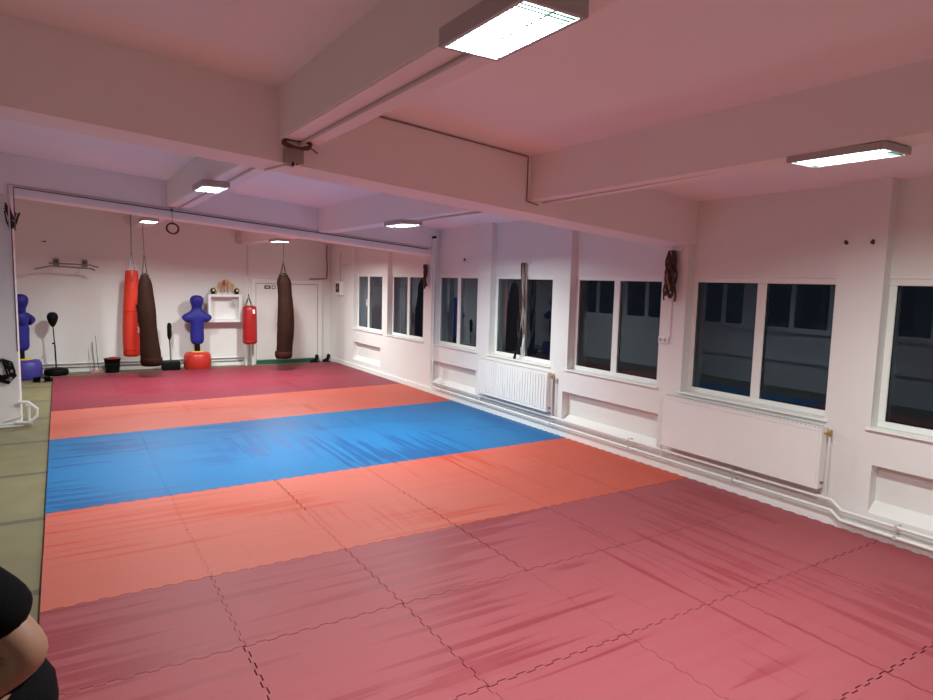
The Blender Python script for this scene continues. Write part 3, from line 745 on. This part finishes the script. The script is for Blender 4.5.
# ------------------------------------------------------------------ small gym gear along the end wall
cx, cy = .06, 11.12
r = empty('speed_ball_stand', (cx, cy, FZ), 'black punching ball on a thin pole with a round black base', 'punching ball')
obj('base', MB().lathe([(.17,0),(.212,.015),(.222,.05),(.218,.10),(.195,.135),(.10,.155),(.03,.16)], (cx,cy,FZ), 32), M['black'], r, True, 50)
p = MB().tube([(cx,cy,.12),(cx-.01,cy,.60)], .016, 10).tube([(cx-.01,cy,.58),(cx-.03,cy,.98)], .011, 8); obj('pole', p, M['blackg'], r, True)
obj('spring', MB().tube([(cx+.016*math.cos(k*.8),cy+.016*math.sin(k*.8),.15+k*.0022) for k in range(60)], .005, 5), M['steel'], r, True)
obj('knob', MB().tube([(cx-.012,cy,.63),(cx-.055,cy-.01,.62)], .016, 8), M['black'], r, True)
obj('ball', MB().lathe([(.02,0),(.045,.03),(.075,.09),(.098,.17),(.100,.22),(.082,.27),(.045,.298),(.01,.304)], (cx-.032,cy,.965), 24), M['black'], r, True, 60)

cx, cy = 2.23, 11.15
r = empty('reflex_bar', (cx, cy, FZ), 'black padded reflex bar on a rod with a square black base', 'reflex trainer')
obj('base', MB().box(cx-.185,cx+.185,cy-.15,cy+.15,FZ,.16,.02), M['black'], r, True)
obj('rod', MB().tube([(cx,cy,.15),(cx-.012,cy,.66)], .010, 8), M['blackg'], r, True)
obj('pad', MB().lathe([(.012,0),(.032,.03),(.046,.09),(.048,.30),(.040,.36),(.012,.385)], (cx-.014,cy,.64), 16), M['black'], r, True)
obj('spring', MB().tube([(cx+.018*math.cos(k*.8),cy+.018*math.sin(k*.8),.16+k*.0015) for k in range(50)], .004, 5), M['steel'], r, True)

cx, cy = .80, 11.22
r = empty('rod_stand', (cx, cy, FZ), 'two thin upright metal rods on a low pinkish base, left of the black bucket', 'stand')
obj('base', MB().box(cx-.13,cx+.13,cy-.10,cy+.10,FZ,.0,.006).box(cx-.10,cx-.05,cy-.09,cy+.09,.0,.045,.006).box(cx+.04,cx+.10,cy-.09,cy+.09,.0,.05,.006), M['pinkmetal'], r)
obj('rod', MB().tube([(cx-.05,cy,.04),(cx-.08,cy,.64)], .008, 6), M['chrome'], r, True)
obj('rod', MB().tube([(cx+.02,cy,.04),(cx-.02,cy,.76)], .009, 6), M['chrome'], r, True)

cx, cy = 1.08, 11.12
r = empty('bucket', (cx, cy, FZ), 'black bucket with dark red cloth on top, below the tall red bag', 'bucket')
b = MB().lathe([(.10,0),(.128,.004),(.145,.15),(.158,.285),(.165,.29),(.165,.305),(.152,.305),(.125,.27),(.05,.268)], (cx,cy,FZ), 28)
obj('body', b, M['black'], r, True, 50)
c_ = MB().ball((cx+.02,cy,.262), .11, 14, (1.15,1,.42)).ball((cx-.06,cy-.02,.258), .06, 12, (1,1,.5)); obj('cloth', c_, M['redcloth'], r, True)
obj('handle', MB().tube([(cx+.163*math.cos(a),cy-.02-.163*math.sin(a)*.35-.12,.22-.06*math.sin(a)) for a in [PI*k/10 for k in range(11)]], .005, 5), M['blackg'], r, True)

def shoe(x, y, rz, label, boot=False, sc=1.):
    r = empty('boot' if boot else 'shoe', (x, y, FZ), label, 'shoe', 'black shoes on the floor')
    c, s = math.cos(rz), math.sin(rz); T = lambda u, v, w: (x+(u*c-v*s)*sc, y+(u*s+v*c)*sc, FZ+w*sc)
    V = [T(-.08,0,.05),T(-.02,0,.05),T(.06,0,.042),T(.13,0,.036)]; E = [(0,1),(1,2),(2,3)]; Rr = [(.055,.058),(.058,.06),(.055,.048),(.042,.035)]
    if boot: V += [T(-.07,0,.12),T(-.075,0,.21)]; E += [(0,4),(4,5)]; Rr += [(.045,.05),(.050,.055)]
    else: V += [T(-.08,0,.105)]; E += [(0,4)]; Rr += [(.045,.05)]
    skin_obj('upper', V, E, Rr, M['black'], r)
    pts = [(-.125,.03),(-.10,.042),(0,.04),(.08,.045),(.145,.035),(.168,0),(.145,-.035),(.08,-.045),(0,-.04),(-.10,-.042),(-.125,-.03)]
    m = MB().poly([T(u,v,0)[:2] for u, v in pts], FZ, FZ+.018*sc); obj('sole', m, M['blackg'], r)
shoe(-.26, 10.24, 1.9, 'left one of the two black shoes on the floor before the blue based dummy', sc=.85)
shoe(-.08, 10.22, .9, 'right one of the two black shoes on the floor before the blue based dummy', sc=.85)
shoe(5.58, 11.25, 3.5, 'left one of the two black boots before the end door', True)
shoe(5.90, 11.27, 3.6, 'right one of the two black boots, by the corner past the end door', True)

# ------------------------------------------------------------------ shelf with trophies
x0, x1, z0, z1 = 3.06, 3.80, 1.015, 1.665; ya = YF-.24; t = .06
r = empty('wall_shelf', ((x0+x1)/2, YF-.12, z0), 'white open box shelf on the end wall carrying the trophies', 'shelf')
obj('frame', MB().box(x0,x1,ya,YF-.002,z1-t,z1,.004).box(x0,x1,ya,YF-.002,z0,z0+t,.004).box(x0,x0+t,ya,YF-.002,z0+t,z1-t,.004).box(x1-t,x1,ya,YF-.002,z0+t,z1-t,.004), M['white'], r)
obj('back_panel', MB().box(x0+t,x1-t,YF-.012,YF-.003,z0+t,z1-t), M['white'], r)
def trophy(x, y, h, kind, label):
    r = empty('trophy', (x, y, z1), label, 'trophy', 'trophies on the wall shelf')
    obj('base', MB().box(x-.026,x+.026,y-.024,y+.024,z1,z1+.04,.003), M['marble'], r)
    if kind == 'cup':
        cu = obj('cup', MB().lathe([(.018,.04),(.008,.05),(.006,h*.45),(.012,h*.52),(.032,h*.72),(.038,h*.98),(.034,h),(.02,h*.8)], (x,y,z1), 16), M['gold'], r, True)
        m = MB()
        for s in (-1,1): m.tube([(x+s*.034,y,z1+h*.9),(x+s*.058,y,z1+h*.85),(x+s*.055,y,z1+h*.7),(x+s*.026,y,z1+h*.68)], .005, 5)
        obj('handle', m, M['gold'], cu, True)
    else:
        obj('figure', MB().tube([(x,y,z1+.04),(x,y,z1+h*.55)], [.02,.013], 10).tube([(x,y,z1+h*.55),(x,y,z1+h*.75),(x,y,z1+h*.84)], [.016,.024,.010], 10).ball((x,y,z1+h*.92),h*.07,10).tube([(x-.02,y,z1+h*.74),(x-.045,y-.01,z1+h*.86)], .007, 5).tube([(x+.02,y,z1+h*.74),(x+.04,y-.01,z1+h*.60)], .007, 5), M['gold' if kind == 'fig' else 'redbase'], r, True)
yt = YF-.13
for i, (x, h, k, lab) in enumerate(((3.285,.21,'fig','leftmost gold trophy on the wall shelf'),(3.355,.27,'cup','gold cup trophy, second from the left on the shelf'),(3.425,.33,'redfig','red figure trophy standing left of the tallest one'),
    (3.49,.34,'cup','tallest gold cup trophy in the middle of the shelf'),(3.555,.30,'fig','gold figure trophy right of the tallest cup'),(3.625,.25,'cup','rightmost gold cup trophy on the shelf'))):
    trophy(x, yt+(.04 if i % 2 else -.03), h, k, lab)
for k, (x, lab) in enumerate(((3.185,'round black ornament at the left end of the shelf top'),(3.715,'round black ornament at the right end of the shelf top'))):
    r = empty('round_ornament', (x, yt, z1), lab, 'ornament')
    obj('ball', MB().ball((x,yt,z1+.082), .062, 16), M['blackg'], r, True); obj('foot', MB().lathe([(.05,0),(.05,.02),(.03,.035)], (x,yt,z1), 16), M['blackg'], r, True)
    obj('dial', MB().tube([(x,yt-.058,z1+.09),(x,yt-.064,z1+.09)], .030, 14), M['gold'], r, True)
r = empty('desk_fan', (3.66, YF-.13, z0+t), 'small white and grey fan hanging in the upper right of the shelf box', 'fan')
fx, fy, fz = 3.655, YF-.15, 1.47
m = MB(); 
for rr in (.035,.06,.082): m.tube([(fx+rr*math.cos(2*PI*i/18),fy-.03+.02*(rr/.08)**2,fz+rr*math.sin(2*PI*i/18)) for i in range(18)], .004, 5, closed=True)
for k in range(8):
    a = 2*PI*k/8; m.tube([(fx,fy-.034,fz),(fx+.082*math.cos(a),fy-.01,fz+.082*math.sin(a))], .003, 4)
obj('guard', m, M['white'], r, True)
m = MB()
for k in range(4):
    a = 2*PI*k/4; m.ball((fx+.04*math.cos(a),fy,fz+.04*math.sin(a)), .032, 10, (1,.15,1))
obj('blade', m, M['radgrill'], r, True)
obj('motor', MB().ball((fx,fy+.03,fz), .035, 12), M['steel'], r, True)
obj('arm', MB().tube([(fx,fy+.04,fz),(fx+.05,fy+.05,fz-.10),(fx+.07,fy+.05,fz-.2),(fx+.07,fy+.05,z0+t)], .010, 8), M['white'], r, True)

# ------------------------------------------------------------------ pull-up bar
r = empty('pull_up_bar', (.37, YF, 2.2), 'steel pull-up bar on two dark wall plates high on the end wall', 'pull-up bar')
YB = YF-.45
for x in (.13, .64):
    wp = obj('wall_plate', MB().box(x-.055,x+.055,YF-.02,YF-.002,2.20,2.36,.004), M['steel'], r)
    obj('plate_hole', MB().box(x-.028,x+.028,YF-.03,YF-.0205,2.255,2.32,.004), M['blackg'], wp)
    obj('arm', MB().tube([(x,YF-.02,2.25),(x,YB,2.20)], .014, 8).tube([(x,YF-.02,2.34),(x,YB+.1,2.215)], .010, 8), M['steel'], r, True)
obj('bar', MB().tube([(-.24,YB-.05,2.13),(.02,YB,2.20),(.75,YB,2.17),(.80,YB-.04,2.13)], .016, 8), M['steel'], r, True)
obj('bar', MB().tube([(.0,YB+.28,2.26),(.72,YB+.28,2.245),(.88,YB+.20,2.20)], .014, 8), M['steel'], r, True)
tag(obj('wall_hook', MB().tube([(-.05,YF-.002,2.70),(-.05,YF-.04,2.70)], .018, 8).tube([(-.11,YF-.01,2.70),(-.05,YF-.03,2.70)], .009, 6), M['darkmark'], smooth=True), 'small dark peg high on the end wall above the pull-up bar', 'hook')

# ------------------------------------------------------------------ pillar foot pipes and strap bundle
P = lambda x, z, y=6.02: (x, y, z)
r = empty('pillar_pipe', (-.22, 6.02, FZ), 'white bent pipe loop at the foot of the left pillar', 'pipe')
obj('pipe', MB().tube([P(-.36,.31),P(-.25,.30),P(-.15,.20),P(-.15,.10),P(-.24,.02),P(-.40,.03)], .022, 10), M['pipe'], r, True)
obj('riser', MB().tube([P(-.245,.25,6.03),P(-.245,.01,6.03)], .020, 10).box(-.28,-.21,6.0,6.06,.24,.29,.008), M['pipe'], r, True)
tag(obj('heating_pipe', MB().tube([P(-1.0,.01,6.045),P(-.40,.01,6.045),P(-.21,-.005,6.045)], .016, 8).tube([P(-.5,.06,6.045),P(-.30,.12,6.045)], .010, 6), M['pipe'], smooth=True), 'white pipe along the foot of the left pillar', 'pipe')
tag(obj('trim_10', MB().box(-1.02,-.315,6.03,6.0795,FZ,-.005,.004), M['trimw']), 'low white ledge at the foot of the left pillar', 'ledge', kind=S)
r = empty('strap_bundle', (-.50, 6.03, .58), 'bundle of black straps hanging on the left pillar at the photo edge', 'straps')
obj('hook', MB().tube([(-.52,6.079,.90),(-.52,6.03,.90),(-.52,6.025,.92)], .009, 6), M['steel'], r, True)
q = random.Random(12)
for k in range(9):
    a = q.uniform(-.06,.06); w = q.uniform(.07,.16); z = q.uniform(.56,.70); c0 = -.52+q.uniform(-.05,.03)
    obj('strap', MB().tube([(-.52,6.05,.905),(c0+w*.8,6.04,.80+a),(c0+w,6.035,.70+a*.5),(c0+w*.4,6.03,z),(c0-w*.5,6.04,z+.05),(c0-w,6.045,.76),(-.53,6.05,.90)], .013, 6), M['black'], r, True)
obj('buckle', MB().box(-.45,-.41,6.012,6.022,.60,.66,.003).box(-.43,-.40,6.012,6.022,.72,.76,.003), M['steel'], r)

# ------------------------------------------------------------------ person (facing left, leaning forward, left arm bent)
px, py = -.02, -2.54
r = empty('person', (px, py, FZ), 'person in black T-shirt and black trousers, bare forearm bent, at the lower left edge', 'person')
W = lambda x, y, z: (x+.022, py+y, z-.032)
V = [W(-.03,0,.98),W(-.07,0,1.11),W(-.14,0,1.27),W(-.20,0,1.41),W(-.255,0,1.53),W(-.30,0,1.62),W(-.325,0,1.70),
     W(-.14,-.185,1.425),W(.072,-.225,1.185),W(-.075,-.20,1.105),W(-.155,-.18,1.065),
     W(-.20,.19,1.42),W(-.17,.275,1.13),W(-.36,.22,1.02),W(-.43,.20,1.0),
     W(-.03,-.10,.90),W(-.06,-.11,.50),W(.02,-.11,.07),W(-.10,-.12,.0),
     W(-.03,.10,.90),W(-.05,.11,.50),W(.02,.11,.07),W(-.10,.12,.0)]
E = [(0,1),(1,2),(2,3),(3,4),(4,5),(5,6),(3,7),(7,8),(8,9),(9,10),(3,11),(11,12),(12,13),(13,14),(0,15),(15,16),(16,17),(17,18),(0,19),(19,20),(20,21),(21,22)]
Rr = [(.09,.10),(.085,.10),(.09,.12),(.10,.13),(.062,.062),(.090,.080),(.085,.085),
      (.062,.062),(.060,.060),(.052,.052),(.034,.026),(.062,.062),(.058,.058),(.048,.048),(.034,.026),
      (.08,.085),(.056,.056),(.042,.042),(.042,.03),(.08,.085),(.056,.056),(.042,.042),(.042,.03)]
for base, sgn in ((10, -1), (14, 1)):                            # four fingers and a thumb on each hand
    b = Vector(V[base]); d = (Vector(V[base])-Vector(V[base-1])).normalized(); side = Vector((0,1,0))*-sgn
    for off, ln in ((-.030,.060),(-.010,.072),(.011,.068),(.030,.052)):
        i = len(V); p0 = b+d*.035+Vector((0,off,0)); p1 = p0+d*ln*.5+Vector((0,0,-.012)); p2 = p1+d*ln*.35+Vector((0,0,-.026))
        V += [tuple(p0),tuple(p1),tuple(p2)]; E += [(base,i),(i,i+1),(i+1,i+2)]; Rr += [.010,.009,.0075]
    i = len(V); p0 = b+side*.035+d*.004; p1 = p0+side*.018+d*.028+Vector((0,0,-.008)); V += [tuple(p0),tuple(p1)]; E += [(base,i),(i,i+1)]; Rr += [.011,.009]
skin_obj('body', V, E, Rr, M['skin'], r, 2, 0)
hd = Vector(W(-.34,0,1.67))
obj('hair', MB().ball(hd+Vector((.015,0,.035)), .118, 18, (1.0,.86,.98)), M['hair'], r, True)
fc = obj('face', MB().ball(hd+Vector((-.045,0,-.025)), .092, 18, (.85,.84,1.2)), M['skin'], r, True)
obj('nose', MB().ball(hd+Vector((-.125,0,-.02)), .018, 10, (1.2,.8,1.3)), M['skin'], fc, True)
obj('mouth', MB().ball(hd+Vector((-.114,0,-.07)), .02, 10, (.4,1.1,.3)), M['redcloth'], fc, True)
for s_ in (-1, 1):
    obj('ear', MB().ball(hd+Vector((.005,s_*.098,-.01)), .028, 10, (.8,.35,1.2)), M['skin'], r, True)
    obj('eye', MB().ball(hd+Vector((-.115,s_*.034,.01)), .011, 8), M['eye'], fc, True)
V = [W(-.065,0,.955),W(-.10,0,1.06),W(-.15,0,1.18),W(-.19,0,1.30),W(-.225,0,1.41),W(-.25,0,1.50)]
ts = skin_obj('t_shirt', V, [(0,1),(1,2),(2,3),(3,4),(4,5)], [(.168,.20),(.155,.18),(.145,.175),(.145,.185),(.135,.185),(.085,.095)], M['shirt'], r, 2, 0)
skin_obj('sleeve', [W(-.185,-.10,1.43),W(-.135,-.175,1.41),W(-.045,-.20,1.335),W(.048,-.218,1.248)], [(0,1),(1,2),(2,3)], [(.09,.09),(.098,.098),(.090,.090),(.088,.088)], M['shirt'], ts, 2, 0)
skin_obj('sleeve', [W(-.20,.10,1.43),W(-.20,.19,1.41),W(-.19,.24,1.31),W(-.18,.265,1.22)], [(0,1),(1,2),(2,3)], [(.09,.09),(.098,.098),(.088,.088),(.086,.086)], M['shirt'], ts, 2, 0)
V = [W(-.035,0,1.06),W(-.025,0,.95),W(-.03,-.10,.82),W(-.06,-.11,.50),W(.02,-.11,.12),W(.02,-.11,.035),W(-.03,.10,.82),W(-.05,.11,.50),W(.02,.11,.12),W(.02,.11,.035)]
E = [(0,1),(1,2),(2,3),(3,4),(4,5),(1,6),(6,7),(7,8),(8,9)]
Rr = [(.165,.18),(.178,.19),(.125,.125),(.085,.085),(.068,.068),(.070,.070),(.125,.125),(.085,.085),(.068,.068),(.070,.070)]
skin_obj('trousers', V, E, Rr, M['trousers'], r, 2, 0)
for s_ in (-.12, .12):
    skin_obj('shoe', [W(.035,s_,.035),W(-.06,s_,.025),W(-.16,s_,.012)], [(0,1),(1,2)], [(.048,.05),(.05,.042),(.038,.03)], M['black'], r, 2, 0)

# ------------------------------------------------------------------ world, camera, colour
w = bpy.data.worlds.new('night'); scene.world = w; w.use_nodes = True
bg = w.node_tree.nodes['Background']; bg.inputs['Color'].default_value = (.30, .38, .55, 1); bg.inputs['Strength'].default_value = .012

f_px = 651.5; yaw, pitch, roll = .5586958650, -.1045256753, .0254655883
ca, sa, cb, sb = math.cos(yaw), math.sin(yaw), math.cos(pitch), math.sin(pitch)
fw = Vector((sa*cb, ca*cb, sb)); ri = Vector((ca, -sa, 0)); up = ri.cross(fw)
r2 = ri*math.cos(roll)+up*math.sin(roll); u2 = up*math.cos(roll)-ri*math.sin(roll)
cam = bpy.data.cameras.new('camera'); co = bpy.data.objects.new('camera', cam); COL.objects.link(co)
mw = Matrix(((r2.x,u2.x,-fw.x,.17189),(r2.y,u2.y,-fw.y,-4.62443),(r2.z,u2.z,-fw.z,2.09875),(0,0,0,1)))
co.matrix_world = mw
cam.sensor_width = 36; cam.lens = 36*f_px/933; cam.clip_start = .05; cam.clip_end = 200
scene.camera = co
scene.view_settings.view_transform = 'Standard'; scene.view_settings.look = 'None'; scene.view_settings.exposure = .27; scene.view_settings.gamma = 1.05
scene.cycles.use_denoising = True
scene.cycles.max_bounces = 10; scene.cycles.diffuse_bounces = 6; scene.cycles.glossy_bounces = 4; scene.cycles.transparent_max_bounces = 8
scene.cycles.sample_clamp_indirect = 8
